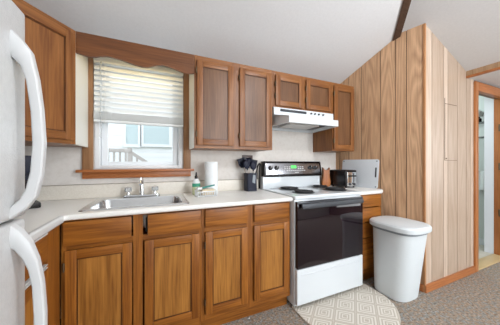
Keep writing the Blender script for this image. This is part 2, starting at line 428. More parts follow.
# dark board over the hip where the slopes meet
def hip(t): y = -.73 + t * (yT + .73); return Vector((hipx(y), y, ceilA(y)))
b = MB(); p0, p1 = hip(0), hip(1); dd = (p1 - p0).normalized(); sd = dd.cross(Vector((0, 0, 1))).normalized(); un = sd.cross(dd).normalized()
b.prism([(.012, -.034), (.072, -.034), (.072, .004), (.012, .004)], lambda u, v, d: p0 + dd * d + sd * u + un * v, -.02, (p1 - p0).length)
struct('trim_4', b, M_beam)['label'] = 'dark brown board covering the ceiling hip'

# door frame to the bathroom
d = empty('door_1', (3.28, -.95, 0)); d['kind'] = 'structure'
def wbox(parent, name, m, *bx, bev=.003, label=None):
    o = parent.location; b = MB(); b.box(bx[0] - o.x, bx[1] - o.x, bx[2] - o.y, bx[3] - o.y, bx[4] - o.z, bx[5] - o.z, bev=bev)
    return part(parent, b, name, m, label)
wbox(d, 'casing', trimz, 3.238, 3.302, -.962, -.942, 0, 2.115)
wbox(d, 'casing', trimz, 4.085, 4.15, -.962, -.942, 0, 2.115)
wbox(d, 'head_casing', trimw, 3.302, 4.085, -.962, -.942, 2.018, 2.115)
wbox(d, 'jamb', trimz, 3.252, 3.312, -.9415, -.835, 0, 2.045)
j = wbox(d, 'jamb', trimz, 4.075, 4.13, -.9415, -.835, 0, 2.045)
wbox(d, 'head_jamb', trimw, 3.312, 4.075, -.9415, -.915, 2.02, 2.045)
for z in (1.62, 1.12, .52):
    o = d.location; b = MB(); b.box(4.069 - o.x, 4.0755 - o.x, -.93 - o.y, -.885 - o.y, z, z + .09, bev=.001)
    b.tube([(4.068 - o.x, -.885 - o.y, z), (4.068 - o.x, -.885 - o.y, z + .09)], .006)
    part(d, b, 'hinge', M_brass, 'dark metal hinge')
wbox(d, 'threshold', M_oakthr, 3.312, 4.075, -.955, -.83, 0.001, .018)
# bathroom shell
b = MB(); b.box(4.075, 4.14, -.834, -.745, 0, 2.3); struct('wall_bath_return', b, M_whitewall)
b = MB(); b.box(4.38, 4.44, -.84, 1.1, 0, 2.4); struct('wall_bath_right', b, M_bath)
b = MB(); b.box(2.9, 4.44, 1.0, 1.1, 0, 2.4); struct('wall_bath_back', b, M_bath)
b = MB(); b.box(2.9, 3.0, -.84, 1.1, 0, 2.4); struct('wall_bath_left', b, M_bath)
b = MB(); b.box(2.9, 4.44, -.84, 1.1, 2.30, 2.38); struct('ceiling_bath', b, M_bath)
b = MB(); b.box(3.0, 4.38, -.84, 1.0, 0.0005, .012); struct('floor_bath', b, M_tile)
b = MB(); b.box(4.366, 4.38, -.84, 1.0, .012, .1); struct('baseboard_bath', b, M_whitewall)

# kitchen window
wd = empty('window_1', (-.1, 0, 1.16)); wd['kind'] = 'structure'
def wb(name, m, *bx, bev=.003, label=None): return wbox(wd, name, m, *bx, bev=bev, label=label)
wb('casing', casew, -.53, -.457, -.022, -.001, 1.155, 2.13); wb('casing', casew, .245, .312, -.022, -.001, 1.155, 2.13)
wb('casing', casew, -.457, .245, -.022, -.001, 2.077, 2.13)
wb('sill', trimw, -.562, .338, -.062, -.001, 1.135, 1.157, bev=.004); wb('apron', trimw, -.528, .312, -.026, -.001, 1.083, 1.135)
# vinyl frame lining the opening
wb('window_frame', M_vinyl, -.453, -.415, .002, .11, 1.162, 2.073); wb('window_frame', M_vinyl, .203, .241, .002, .11, 1.162, 2.073)
wb('window_frame', M_vinyl, -.415, .203, .002, .11, 1.162, 1.19); wb('window_frame', M_vinyl, -.415, .203, .002, .11, 2.045, 2.073)
def sash(z0, z1, y0, y1, nm):
    o = wd.location; b = MB()
    for q in ((-.413, -.366, z0, z1), (.154, .201, z0, z1), (-.366, .154, z0, z0 + .032), (-.366, .154, z1 - .04, z1)):
        b.box(q[0] - o.x, q[1] - o.x, y0, y1, q[2] - o.z, q[3] - o.z, bev=.003)
    s_ = part(wd, b, nm, M_vinyl)
    b = MB(); b.box(-.366 - o.x, .154 - o.x, (y0 + y1) / 2 - .003, (y0 + y1) / 2 + .003, z0 + .032 - o.z, z1 - .04 - o.z)
    part(s_, b, 'pane', M_pane, smooth=False)
sash(1.191, 1.64, .045, .07, 'lower_sash'); sash(1.60, 2.044, .075, .10, 'upper_sash')
# frame of the added, unseen rear window
rw = empty('window_2', (2.3, YR + .05, .8)); rw['kind'] = 'structure'
for q in ((1.0, 1.06, .8, 2.3), (3.54, 3.6, .8, 2.3), (2.27, 2.33, .86, 2.24), (1.06, 3.54, .8, .86), (1.06, 3.54, 2.24, 2.3)):
    wbox(rw, 'window_frame', M_vinyl, q[0], q[1], YR + .02, YR + .08, q[2], q[3])

# ------------------------------------------------------------------ outside, seen through the window
b = MB(); b.box(-14, 14, .3, 22, -.5, -.45); tag(struct('ground', b, M_grass), kind='structure')
nh = empty('neighbouring_house', (0, 3.5, -.45), 0, 'white sided house seen outside through the sink window', 'house')
b = MB()
for i in range(38): # overlapping siding courses
    z = i * .12; b.prism([(0, z), (-.010, z), (0, z + .12)], lambda u, v, dd_: Vector((dd_, u, v)), -5, 4.5)
b.box(-5, 4.5, 0, .1, 0, 4.6)
part(nh, b, 'siding', M_siding, smooth=False)
for x0, x1, z0, z1 in ((-.60, -.36, 1.64 + .45, 2.16 + .45), (-.24, .31, 1.66 + .45, 2.14 + .45)):
    b = MB(); b.box(x0, x1, -.05, 0, z0, z1); f = part(nh, b, 'window', M_extglass, smooth=False)
    b = MB()
    for q in ((x0 - .07, x0, z0 - .07, z1 + .07), (x1, x1 + .07, z0 - .07, z1 + .07), (x0, x1, z0 - .07, z0), (x0, x1, z1, z1 + .07)): b.box(q[0], q[1], -.07, 0, q[2], q[3])
    part(f, b, 'window_frame', M_vinyl, smooth=False)
dr = empty('deck_railing', (-.7, 1.8, -.45), 0, 'grey wooden deck railing with balusters outside the sink window', 'railing')
b = MB(); b.box(-.5, .36, -.03, .05, 1.83, 1.885, bev=.004); part(dr, b, 'top_rail', M_rail)
b = MB(); b.box(-.5, .34, -.01, .03, .45, .52); part(dr, b, 'bottom_rail', M_rail)
for i in range(11):
    b = MB(); x = -.46 + i * .08; b.box(x, x + .028, -.005, .025, .52, 1.83); part(dr, b, 'baluster', M_rail, smooth=False)
b = MB(); b.box(.30, .36, -.02, .04, 0, 1.9); part(dr, b, 'post', M_rail)
b = MB(); b.prism([(.36, 1.85), (1.0, 1.40), (1.0, 1.34), (.36, 1.79)], lambda u, v, q: Vector((u, q, v)), -.02, .04); part(dr, b, 'stair_rail', M_rail)
for i in range(6):
    x = .42 + i * .09; b = MB(); b.box(x, x + .028, -.005, .025, 0.0, 1.80 - (x - .36) * .70); part(dr, b, 'baluster', M_rail, smooth=False)

# ------------------------------------------------------------------ cabinets (local frame: face towards -y, x along the run)
M_recess_shade = wood('dark_recess_shade', (.06, .02, .006), (.12, .042, .012), 'z')  # dark colour stands in for the shadow line of the panel recess
def panel_door(parent, x0, x1, z0, z1, mv, mh, mp_, yf=0.0, t=.019, st=.052, hinge=None, hm=M_brass):
    """framed door, proud of the face frame (face frame front at y=yf)"""
    b = MB(); y0, y1 = yf - t, yf - .0005
    yb = yf - .0065
    b.box(x0, x0 + st, y0, yb, z0, z1, 0, .003); b.box(x1 - st, x1, y0, yb, z0, z1, 0, .003)
    b.box(x0 + st, x1 - st, y0, yb, z0, z0 + st, 1, .003); b.box(x0 + st, x1 - st, y0, yb, z1 - st, z1, 1, .003)
    g = .008; b.box(x0 + g, x1 - g, yb + .0003, y1, z0 + g, z1 - g, 0)
    dr_ = part(parent, b, 'door', [mv, mh])
    b = MB(); b.box(x0 + st - .0005, x1 - st + .0005, y0 + .0105, yb, z0 + st - .0005, z1 - st + .0005)
    part(dr_, b, 'door_panel', mp_, smooth=False)
    b = MB()
    for q in ((x0 + st, x0 + st + .006, z0 + st, z1 - st), (x1 - st - .006, x1 - st, z0 + st, z1 - st), (x0 + st, x1 - st, z0 + st, z0 + st + .006), (x0 + st, x1 - st, z1 - st - .006, z1 - st)):
        b.box(q[0], q[1], y0 + .006, y0 + .0108, q[2], q[3])
    part(dr_, b, 'shade_bead', M_recess_shade, 'dark strip painting the recess shade around the panel', smooth=False)
    if hinge:
        hx = x0 if hinge == 'l' else x1
        for z in (z0 + .07, z1 - .11):
            b = MB(); b.box(hx - .009, hx + .002, y0 - .001, y0 + .012, z, z + .042, bev=.002); b.tube([(hx - .004, y0 - .002, z - .004), (hx - .004, y0 - .002, z + .046)], .004, 8)
            part(dr_, b, 'hinge', hm)
    return dr_
def slab_front(parent, x0, x1, z0, z1, m, name='drawer', yf=0.0, t=.019):
    b = MB(); b.box(x0, x1, yf - t, yf - .0065, z0, z1, bev=.0055, seg=2); b.box(x0 + .008, x1 - .008, yf - .0062, yf - .0005, z0 + .008, z1 - .008); return part(parent, b, name, m)
def face_frame(parent, w_, z0, z1, stiles, rails, mv, mh, th=.02):
    """stiles: list of (x0,x1); rails: list of (z0,z1)"""
    b = MB()
    for a, c in stiles: b.box(a, c, 0, th, z0, z1, 0)
    st = sorted(stiles)
    for (a, c), (e, f) in zip(st, st[1:]):
        if e > c:
            for r0, r1 in rails: b.box(c, e, .0003, th, r0, r1, 1)
    return part(parent, b, 'face_frame', [mv, mh], smooth=False)
def carcass(parent, w_, z0, z1, dp, m, top=True, back=True, th=.016, y0=.02, ml=None, mr=None):
    b = MB(); b.box(0, th, y0, dp, z0, z1, 0); b.box(w_ - th, w_, y0, dp, z0, z1, 0)
    b.box(th, w_ - th, y0, dp, z0, z0 + th, 0)
    if top: b.box(th, w_ - th, y0, dp, z1 - th, z1, 0)
    if back: b.box(th, w_ - th, dp - .008, dp, z0 + th, z1 - th, 0)
    return part(parent, b, 'cabinet_body', m, smooth=False)
def toe(parent, x0, x1, m):
    b = MB(); b.box(x0, x1, .045, .06, 0.001, .10); part(parent, b, 'toe_kick', m, smooth=False)

BY = -.61
# sink base: local x = world x + .49
S = empty('base_cabinet', (-.475, BY, 0), 0, 'oak base cabinet under the kitchen sink', 'cabinet', 'oak base cabinets')
ox = .475
carcass(S, .775, .10, .893, .59, oaky, top=False)
face_frame(S, .775, .10, .893, [(0, .022), (.352, .405), (.757, .775)], [(.10, .155), (.723, .758), (.885, .893)], oakv, oakh)
slab_front(S, -.463 + ox + .0, -.131 + ox, .752, .884, oakh, 'false_front')
slab_front(S, -.042 + ox, .288 + ox, .752, .884, oakh, 'false_front')
panel_door(S, -.455 + ox, -.128 + ox, .148, .724, oakv, oakh, oakp, hinge='l')
panel_door(S, -.060 + ox, .280 + ox, .148, .724, oakv, oakh, oakp)
b = MB(); b.box(.421, .432, -.0008, .003, .775, .868); part(S, b, 'gap', M_black, 'dark gap beside the crooked false front', smooth=False)
toe(S, .02, .775, oakh)
# two-drawer, two-door base
K = empty('base_cabinet', (.302, BY, 0), 0, 'oak base cabinet with two drawers left of the stove', 'cabinet', 'oak base cabinets')
ox = -.302
carcass(K, .731, .10, .893, .59, oaky)
face_frame(K, .731, .10, .893, [(0, .018), (.334, .399), (.712, .731)], [(.10, .155), (.723, .758), (.885, .893)], oakv, oakh)
slab_front(K, .320 + ox, .641 + ox, .755, .884, oakh); slab_front(K, .697 + ox, 1.014 + ox, .755, .884, oakh)
panel_door(K, .322 + ox, .643 + ox, .148, .726, oakv, oakh, oakp, hinge='l'); panel_door(K, .697 + ox, 1.016 + ox, .148, .726, oakv, oakh, oakp)
toe(K, 0, .731, oakh)
# narrow drawer base right of stove
Q = empty('base_cabinet', (1.822, BY, 0), 0, 'narrow oak base cabinet with four drawers right of the stove', 'cabinet', 'oak base cabinets')
carcass(Q, .338, .10, .893, .59, oaky); face_frame(Q, .338, .10, .893, [(0, .02), (.318, .338)], [(.10, .15), (.605, .62), (.885, .893)], oakv, oakh)
for z0, z1 in ((.766, .888), (.615, .758), (.462, .607), (.155, .454)): slab_front(Q, .008, .331, z0, z1, oakh)
toe(Q, 0, .338, oakh)
# left leg (rotated to face +x); local x -> world y
Lr = empty('base_cabinet', (-.475, -1.17, 0), PI / 2, 'oak base cabinet in the left leg beside the fridge', 'cabinet', 'oak base cabinets')
carcass(Lr, .555, .10, .893, .60, oakh); face_frame(Lr, .555, .10, .893, [(0, .02), (.35, .54)], [(.10, .155), (.73, .75), (.885, .893)], oakv, oakh)
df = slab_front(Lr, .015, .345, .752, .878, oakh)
b = MB(); b.box(.015, .345, -.019, -.007, .8787, .886); part(df, b, 'highlight_strip', M_whitep, 'white strip painting the highlight along the drawer top', smooth=False)  # edge highlight put in as a white strip
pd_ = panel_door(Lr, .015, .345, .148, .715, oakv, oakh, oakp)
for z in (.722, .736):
    b = MB(); b.box(.015, .345, -.019, -.004, z, z + .004); part(pd_, b, 'highlight_strip', M_whitep, 'white strip painting the highlight along the door top', smooth=False)  # white strips in place of the glint on the door edge
toe(Lr, 0, .50, oakh)

# upper cabinets
def upper(name, loc, rz, w_, h, dp, stiles, rails, doors, label, sidemat, left_pale=False, th=.016):
    r_ = empty(name, loc, rz, label, 'cabinet', 'oak wall cabinets')
    carcass(r_, w_, .0, h, dp, upv, th=th)
    if left_pale == 'l': b = MB(); b.box(-.002, 0, .02, dp, 0, h); part(r_, b, 'side_panel', sidemat, 'cream side panel', smooth=False)
    face_frame(r_, w_, 0, h, stiles, rails, upv, uph)
    for x0, x1, z0, z1, hg in doors: panel_door(r_, x0, x1, z0, z1, upv, uph, upp, hinge=hg, st=.05)
    return r_
M_side = mat('cream_side_panel', (0.70, 0.68, 0.62), 0.5)
ZU = 2.10
upper('wall_cabinet', (.297, -.32, 1.335), 0, .733, ZU - 1.335, .318, [(0, .03), (.325, .40), (.708, .733)], [(0, .035), (.72, .765)],
      [(.017, .335, .025, .725, 'l'), (.393, .712, .025, .725, 'l')], 'wide oak wall cabinet with two tall doors, right of the window', M_side, 'l')
upper('wall_cabinet', (1.031, -.32, 1.75), 0, .757, ZU - 1.75, .318, [(0, .035), (.345, .40), (.735, .757)], [(0, .025), (.315, .35)],
      [(.03, .352, .018, .312, 'l'), (.393, .742, .018, .318, 'l')], 'short oak wall cabinet above the range hood', M_side)
upper('wall_cabinet', (1.789, -.32, 1.345), 0, .331, ZU - 1.345, .318, [(0, .02), (.311, .331)], [(0, .03), (.72, .755)],
      [(.014, .313, .02, .72, 'l')], 'narrow tall oak wall cabinet against the plank wall', M_side)
# diagonal corner cabinet
P0, P1 = Vector((-.76, -.682, 0)), Vector((-.490, -.32, 0))
ang = math.atan2(P1.y - P0.y, P1.x - P0.x); wl = (P1 - P0).length
Dg = empty('wall_cabinet', (P0.x, P0.y, 1.335), ang, 'diagonal oak corner wall cabinet left of the window', 'cabinet', 'oak wall cabinets')
face_frame(Dg, wl, 0, ZU - 1.335, [(0, .03), (wl - .03, wl)], [(0, .03), (.72, .765)], upv, uph)
panel_door(Dg, .012, wl - .024, .025, .732, upv, uph, upv, st=.05)
inv = Dg.matrix_basis.inverted() if False else (Matrix.Translation(Vector((P0.x, P0.y, 1.335))) @ Matrix.Rotation(ang, 4, 'Z')).inverted()
b = MB()
P0b, P1b = P0 + Vector((-.005, .016, 0)), P1 + Vector((-.02, .005, 0))
b.prism([(XL + .005, -.66), (P0b.x, -.66), (P1b.x, P1b.y), (P1b.x, -.005), (XL + .005, -.005)], lambda u, v, dd_: inv @ Vector((u, v, 1.335 + dd_)), 0, ZU - 1.335)
part(Dg, b, 'cabinet_body', upv, smooth=False)
b = MB(); b.box(-.5085, -.49, -.318, -.002, 1.335, ZU - .001)
for v_ in b.bm.verts: v_.co = inv @ v_.co
part(Dg, b, 'side_panel', M_side, 'cream side panel facing the window', smooth=False)
# valance
pts = [(-.489, 1.956), (-.45, 1.947), (-.412, 1.942), (-.38, 1.948), (-.352, 1.960), (-.315, 1.967), (-.281, 1.966), (-.235, 1.960), (-.194, 1.952), (-.14, 1.939), (-.093, 1.932),
       (-.055, 1.936), (-.028, 1.945), (.01, 1.962), (.053, 1.972), (.10, 1.966), (.156, 1.952), (.20, 1.942), (.23, 1.938), (.26, 1.940), (.294, 1.947)]
b = MB(); b.prism([(-.489, ZU)] + pts + [(.294, ZU)], lambda u, v, q: Vector((u, q, v)), -.32, -.30)
va = b.build('window_valance', valw, loc=(-.1, -.31, 1.93)); tag(va, 'dark oak valance with scalloped lower edge above the window', 'valance')

vl = empty('tube_lamp', (-.1, -.15, 2.04), 0, 'warm tube lamp hidden behind the window valance', 'lamp')
b = MB(); b.box(-.33, .33, -.03, .03, .012, .040, bev=.003); part(vl, b, 'housing', M_whitep)
b = MB(); b.box(-.325, .325, -.045, .145, .0405, .055); part(vl, b, 'mounting_board', M_whitep)
b = MB(); b.tube([(-.31, 0, .004), (.31, 0, .004)], .0075, 12); part(vl, b, 'tube', mat('warm_tube', (.9, .85, .7), .4, emit=(1.0, .82, .45), es=1.2))
# ------------------------------------------------------------------ countertops
def flat_top(name, loops, z0, z1, m, loc, label, front=None):
    bm = bmesh.new(); es = []
    for lp in loops:
        vs = [bm.verts.new((x, y, z1)) for x, y in lp]
        for i in range(len(vs)): es.append(bm.edges.new((vs[i], vs[(i + 1) % len(vs)])))
    bmesh.ops.triangle_fill(bm, use_beauty=True, use_dissolve=False, edges=es)
    bmesh.ops.dissolve_limit(bm, angle_limit=.01, verts=bm.verts, edges=bm.edges)
    r = bmesh.ops.extrude_face_region(bm, geom=bm.faces[:])
    bmesh.ops.translate(bm, verts=[e for e in r['geom'] if isinstance(e, bmesh.types.BMVert)], vec=(0, 0, z0 - z1))
    bmesh.ops.recalc_face_normals(bm, faces=bm.faces)
    if front:
        bm.edges.ensure_lookup_table()
        sel = [e for e in bm.edges if abs(e.verts[0].co.z - e.verts[1].co.z) < 1e-5 and front(*(e.verts[0].co + e.verts[1].co)[:2]) and len(e.link_faces) == 2 and e.calc_face_angle(0) > .5]
        bmesh.ops.bevel(bm, geom=sel, offset=.012, segments=4, affect='EDGES', profile=.5)
    mb = MB(); mb.bm.free(); mb.bm = bm
    return mb
ZC = .926
cl = [[(XL + .002, -.003), (XL + .002, -1.175), (-.455, -1.175), (-.455, -.665), (-.435, -.645), (1.038, -.645), (1.038, -.003)],
      [(-.385, -.555), (.19, -.555), (.19, -.10), (-.385, -.10)]]
ct = empty('countertop', (-.4, -.3, .894), 0, 'cream laminate L-shaped countertop with the sink set into it', 'countertop', 'cream laminate countertops')
def shift(mb, e):
    bmesh.ops.translate(mb.bm, verts=mb.bm.verts, vec=-e.location); return mb
mb = flat_top('worktop', cl, .894, ZC, M_count, None, None, lambda sx, sy: (sy < -1.28 and sx > -.95 and sy > -1.3) or (sx > -.92 and sx < -.88 and sy < -1.2) )
part(ct, shift(mb, ct), 'worktop', M_count)
b = MB(); b.box(-.4735, -.447, -1.174, -.655, .889, .9285, bev=.0115, seg=4); part(ct, shift(b, ct), 'front_nosing', M_whitep, 'white rolled nosing of the left leg')
b = MB(); b.box(XL + .003, 1.038, -.022, -.003, ZC + .0002, 1.035, bev=.004); part(ct, shift(b, ct), 'backsplash', M_splash, 'cream upstand along the wall')
b = MB(); b.box(XL + .003, 1.038, -.0225, -.003, 1.0352, 1.039); part(ct, shift(b, ct), 'backsplash_edge', mat('tan_edge', (.34, .28, .22), .5), 'tan edge line on the upstand')
b = MB(); b.box(XL + .003, XL + .022, -1.175, -.023, ZC + .0002, 1.035, bev=.004); part(ct, shift(b, ct), 'backsplash', M_splash)
c2 = empty('countertop', (2.0, -.3, .894), 0, 'short cream countertop between the stove and the plank wall', 'countertop', 'cream laminate countertops')
mb = flat_top('worktop', [[(1.819, -.003), (1.819, -.645), (2.150, -.645), (2.225, -.60), (2.162, -.003)]], .894, ZC + .004, M_count, None, None, lambda sx, sy: sy < -1.2)
part(c2, shift(mb, c2), 'worktop', M_count)

# ------------------------------------------------------------------ sink
sk = empty('kitchen_sink', (-.1, -.33, ZC), 0, 'stainless steel single bowl sink set into the cream countertop', 'sink')
def rrect(x0, x1, y0, y1, r, n=5):
    o = []
    for cx_, cy_, a0 in ((x1 - r, y1 - r, 0), (x0 + r, y1 - r, 90), (x0 + r, y0 + r, 180), (x1 - r, y0 + r, 270)):
        for i in range(n + 1):
            a = math.radians(a0 + 90 * i / n); o.append((cx_ + r * math.cos(a), cy_ + r * math.sin(a)))
    return o
def loft(mb, rings, mi=0, cap=False):
    V = [[mb.bm.verts.new(p) for p in R] for R in rings]
    n = len(V[0])
    for A, B in zip(V, V[1:]):
        for k in range(n): mb.bm.faces.new((A[k], A[(k + 1) % n], B[(k + 1) % n], B[k])).material_index = mi
    if cap: mb.bm.faces.new(V[-1]).material_index = mi
    return V
b = MB()
def R3(x0, x1, y0, y1, r, z): return [(x, y, z) for x, y in rrect(x0, x1, y0, y1, r)]
Z = ZC
loft(b, [R3(-.415, .225, -.582, -.055, .03, Z + .0005), R3(-.410, .220, -.577, -.060, .03, Z + .006), R3(-.395, .205, -.562, -.075, .03, Z + .006), R3(-.372, .182, -.545, -.165, .05, Z + .004),
         R3(-.368, .178, -.540, -.170, .055, Z - .006), R3(-.355, .165, -.528, -.182, .06, Z - .15), R3(-.335, .145, -.508, -.20, .06, Z - .17), R3(-.14, -.05, -.40, -.31, .044, Z - .173)], cap=True)
bmesh.ops.translate(b.bm, verts=b.bm.verts, vec=-sk.location); part(sk, b, 'bowl', M_steel)
b = MB(); b.lathe([(0, .001), (.03, .001), (.042, .004), (.044, 0)], (-.095, -.355, Z - .171)); bmesh.ops.translate(b.bm, verts=b.bm.verts, vec=-sk.location); part(sk, b, 'drain', M_chrome)
fc = empty('kitchen_faucet', (-.1, -.11, Z + .007), 0, 'chrome faucet with two clear knobs behind the sink', 'faucet')
b = MB(); b.prism(rrect(-.14, .14, -.028, .028, .027), lambda u, v, q: Vector((u, v, q)), 0, .014, bev=.004); part(fc, b, 'base_plate', M_chrome)
for sx in (-.10, .10):
    b = MB(); b.lathe([(.016, .014), (.012, .03), (.012, .04)], (sx, 0, 0), 16); part(fc, b, 'knob_stem', M_chrome)
    b = MB(); b.lathe([(.010, .040), (.026, .044), (.028, .055), (.026, .075), (.015, .080), (0, .080)], (sx, 0, 0), 10); part(fc, b, 'knob', M_knobclear, 'clear acrylic knob')
b = MB(); b.lathe([(.019, .012), (.017, .06), (.015, .10)], (0, 0, 0), 16)
b.tube([(0, 0, .09), (0, -.002, .125), (0, -.02, .148), (0, -.06, .158), (0, -.13, .150), (0, -.175, .135), (0, -.19, .115)], [.013, .013, .013, .012, .0115, .011, .012], 12)
part(fc, b, 'spout', M_chrome)

# ------------------------------------------------------------------ stove
st = empty('electric_stove', (1.43, -.33, 0), 0, 'white electric coil stove with black oven glass and steel control panel', 'stove')
SX0, SX1 = 1.045, 1.813
def sb(name, m, *bx, bev=.004, label=None, seg=2):
    b = MB(); b.box(bx[0] - 1.43, bx[1] - 1.43, bx[2] + .33, bx[3] + .33, bx[4], bx[5], bev=bev, seg=seg); return part(st, b, name, m, label)
sb('oven_body', M_white, SX0, SX1, -.655, -.02, .03, .905)
for x in (SX0 + .05, SX1 - .05):
    for y in (-.56, -.08):
        b = MB(); b.lathe([(.018, 0), (.018, .03)], (x - 1.43, y + .33, 0), 12); part(st, b, 'foot', M_black)
sb('cooktop', M_white, SX0 - .002, SX1 + .002, -.672, -.10, .906, .938, bev=.010, seg=3)
sb('riser', M_white, SX0 + .001, SX1 - .001, -.098, -.022, .906, 1.065, bev=.005)
od = sb('oven_door', M_glass, SX0 + .008, SX1 - .008, -.690, -.657, .345, .893, bev=.006, label='black glass oven door')
b = MB(); b.box(SX0 + .012 - 1.43, SX1 - .012 - 1.43, -.694 + .33, -.6905 + .33, .872, .888, bev=.001); part(od, b, 'vent_strip', M_dgrey)
b = MB(); hz = .860
b.prism([(-.020, -.011), (.0, -.014), (.018, -.008), (.020, .008), (.0, .013), (-.018, .009)], lambda u, v, q: Vector((q, -.716 + .33 + v, hz + u)), SX0 + .03 - 1.43, SX1 - .045 - 1.43, bev=.003)
for x in (SX0 + .055, SX1 - .070): b.box(x - .016 - 1.43, x + .016 - 1.43, -.710 + .33, -.6905 + .33, hz - .014, hz + .014, bev=.003)
part(od, b, 'handle', M_dgrey, 'dark grey bar handle')
dw = sb('drawer', M_white, SX0 + .006, SX1 - .006, -.688, -.656, .048, .338, bev=.008, label='white storage drawer', seg=3)
b = MB(); b.box(SX0 + .05 - 1.43, SX1 - .05 - 1.43, -.692 + .33, -.6885 + .33, .285, .295, bev=.0015); part(dw, b, 'pull_ridge', M_white)
# burners
for x, y, r in ((1.255, -.50, .092), (1.285, -.22, .098), (1.715, -.205, .080), (1.675, -.465, .106)):
    b = MB(); b.lathe([(r + .012, 0), (r + .013, .004), (r + .004, .005), (r - .004, .001), (0, .001)], (x - 1.43, y + .33, .9385), 32); bp_ = part(st, b, 'drip_pan', M_pan)
    b = MB(); pts = []
    turns = 4; n = 28 * turns
    for i in range(n + 1):
        t = i / n; a = t * turns * 2 * PI; rr = .014 + (r - .018) * t
        pts.append((x - 1.43 + rr * math.cos(a), y + .33 + rr * math.sin(a), .951))
    b.tube(pts, .0062, 6)
    part(bp_, b, 'coil', M_coil, 'black spiral heating coil')
# control panel (leaning slightly back)
bgd = MB(); prof = [(-.112, 1.060), (-.118, 1.072), (-.092, 1.215), (-.080, 1.228), (-.030, 1.228), (-.030, 1.060)]
bgd.prism([(y + .33, z) for y, z in prof], lambda u, v, q: Vector((q, u, v)), SX0 + .012 - 1.43, SX1 + .016 - 1.43, bev=.004)
cp = part(st, bgd, 'control_panel', M_black, 'dark control panel casing')
nrm = Vector((0, -.984, .179)); tz = Vector((0, .179, .984)); fo = Vector((0, -.1175 + .33, 1.075))
def on_face(x, t, d): return Vector((x - 1.43, 0, 0)) + fo + tz * t + nrm * d
b = MB(); b.prism([(SX0 + .03, .012), (SX1 - .01, .012), (SX1 - .01, .133), (SX0 + .03, .133)], lambda u, v, q: on_face(u, v, q), .0002, .003, bev=.001); part(cp, b, 'fascia', M_panelsteel, 'brushed steel fascia')
for x in (1.128, 1.205, 1.663, 1.735):
    b = MB(); c = on_face(x, .082, .003); b.lathe([(.024, 0), (.024, .006), (.019, .008), (.018, .024), (.013, .026), (0, .026)], c, 20, axis=nrm)
    k = part(cp, b, 'knob', M_black if x < 1.5 else M_black)
    b = MB(); b.prism([(x - .0025, .084), (x + .0025, .084), (x + .0025, .099), (x - .0025, .099)], on_face, .0285, .0300); part(k, b, 'pointer', M_mark, smooth=False)
b = MB(); b.prism([(1.395, .078), (1.465, .078), (1.465, .106), (1.395, .106)], on_face, .003, .0045); part(cp, b, 'clock_display', M_green, 'green lit clock display', smooth=False)
b = MB()
for x0 in (1.305, 1.335, 1.365, 1.485, 1.515, 1.545): 
    for t0 in (.088, .068): b.prism([(x0, t0), (x0 + .018, t0), (x0 + .018, t0 + .009), (x0, t0 + .009)], on_face, .003, .0042)
for i in range(10): b.prism([(1.335 + i * .026, .046), (1.350 + i * .026, .046), (1.350 + i * .026, .056), (1.335 + i * .026, .056)], on_face, .003, .0042)
b.prism([(1.44, .026), (1.49, .026), (1.49, .032), (1.44, .032)], on_face, .003, .0042)
part(cp, b, 'touch_buttons', M_mark, 'rows of small pale buttons', smooth=False)

# range hood
hd = empty('range_hood', (1.41, -.2, 1.575), 0, 'white range hood under the short wall cabinet', 'range hood')
b = MB(); bm = b.bm
def hv(x, y, z): return bm.verts.new((x - 1.41, y + .2, z - 1.575))
def quad(*p): return bm.faces.new([hv(*q) for q in p])
xa, xb = 1.040, 1.788
la, lb = 1.10, 1.69; yl = -.50
t1 = [(xa, -.005, 1.748), (xa, -.335, 1.748), (xb, -.335, 1.748), (xb, -.005, 1.748)]
t2 = [(xa, -.005, 1.69), (xa, -.338, 1.675), (xb, -.338, 1.675), (xb, -.005, 1.69)]
t3 = [(xa, -.005, 1.62), (la, yl, 1.638), (lb, yl, 1.638), (xb, -.005, 1.62)]
t4 = [(xa, -.005, 1.578), (la, yl - .002, 1.578), (lb, yl - .002, 1.578), (xb, -.005, 1.578)]
V = [[hv(*p) for p in t] for t in (t1, t2, t3, t4)]
for A_, B_ in zip(V, V[1:]):
    for k in range(4): bm.faces.new((A_[k], A_[(k + 1) % 4], B_[(k + 1) % 4], B_[k]))
bm.faces.new(V[0])
# underside: rim then recess
def inset(t, e, z): return [(t[0][0] + e, t[0][1] - e, z), (t[1][0] + e, t[1][1] + e, z), (t[2][0] - e, t[2][1] + e, z), (t[3][0] - e, t[3][1] - e, z)]
R1 = [hv(*p) for p in inset(t4, .02, 1.578)]; R2 = [hv(*p) for p in inset(t4, .022, 1.612)]
for A_, B_ in ((V[3], R1), (R1, R2)):
    for k in range(4): bm.faces.new((A_[k], A_[(k + 1) % 4], B_[(k + 1) % 4], B_[k]))
bm.faces.new(R2)
part(hd, b, 'hood_shell', M_white)
b = MB(); b.box(1.11 - 1.41, 1.42 - 1.41, -.3425 + .2, -.337 + .2, 1.712 - 1.575, 1.735 - 1.575)
for i in range(12): b.box(1.115 - 1.41 + i * .0255, 1.128 - 1.41 + i * .0255, -.345 + .2, -.3425 + .2, 1.714 - 1.575, 1.733 - 1.575)
part(hd, b, 'vent_grille', M_dgrey, smooth=False)
for x in (1.48, 1.53, 1.58, 1.64):
    b = MB(); b.lathe([(.009, 0), (.009, .012), (0, .012)], (x - 1.41, -.3385 + .2, 1.722 - 1.575), 12, axis=(0, -1, 0)); part(hd, b, 'switch', M_dgrey)
b = MB(); b.box(-.20, .16, -.16, .05, .014, .037, bev=.004); part(hd, b, 'light_lens', M_whitep)
for q in (-.30, .18): b = MB(); b.box(q, q + .09, -.12, .12, .028, .037, bev=.002); part(hd, b, 'filter', M_dgrey)

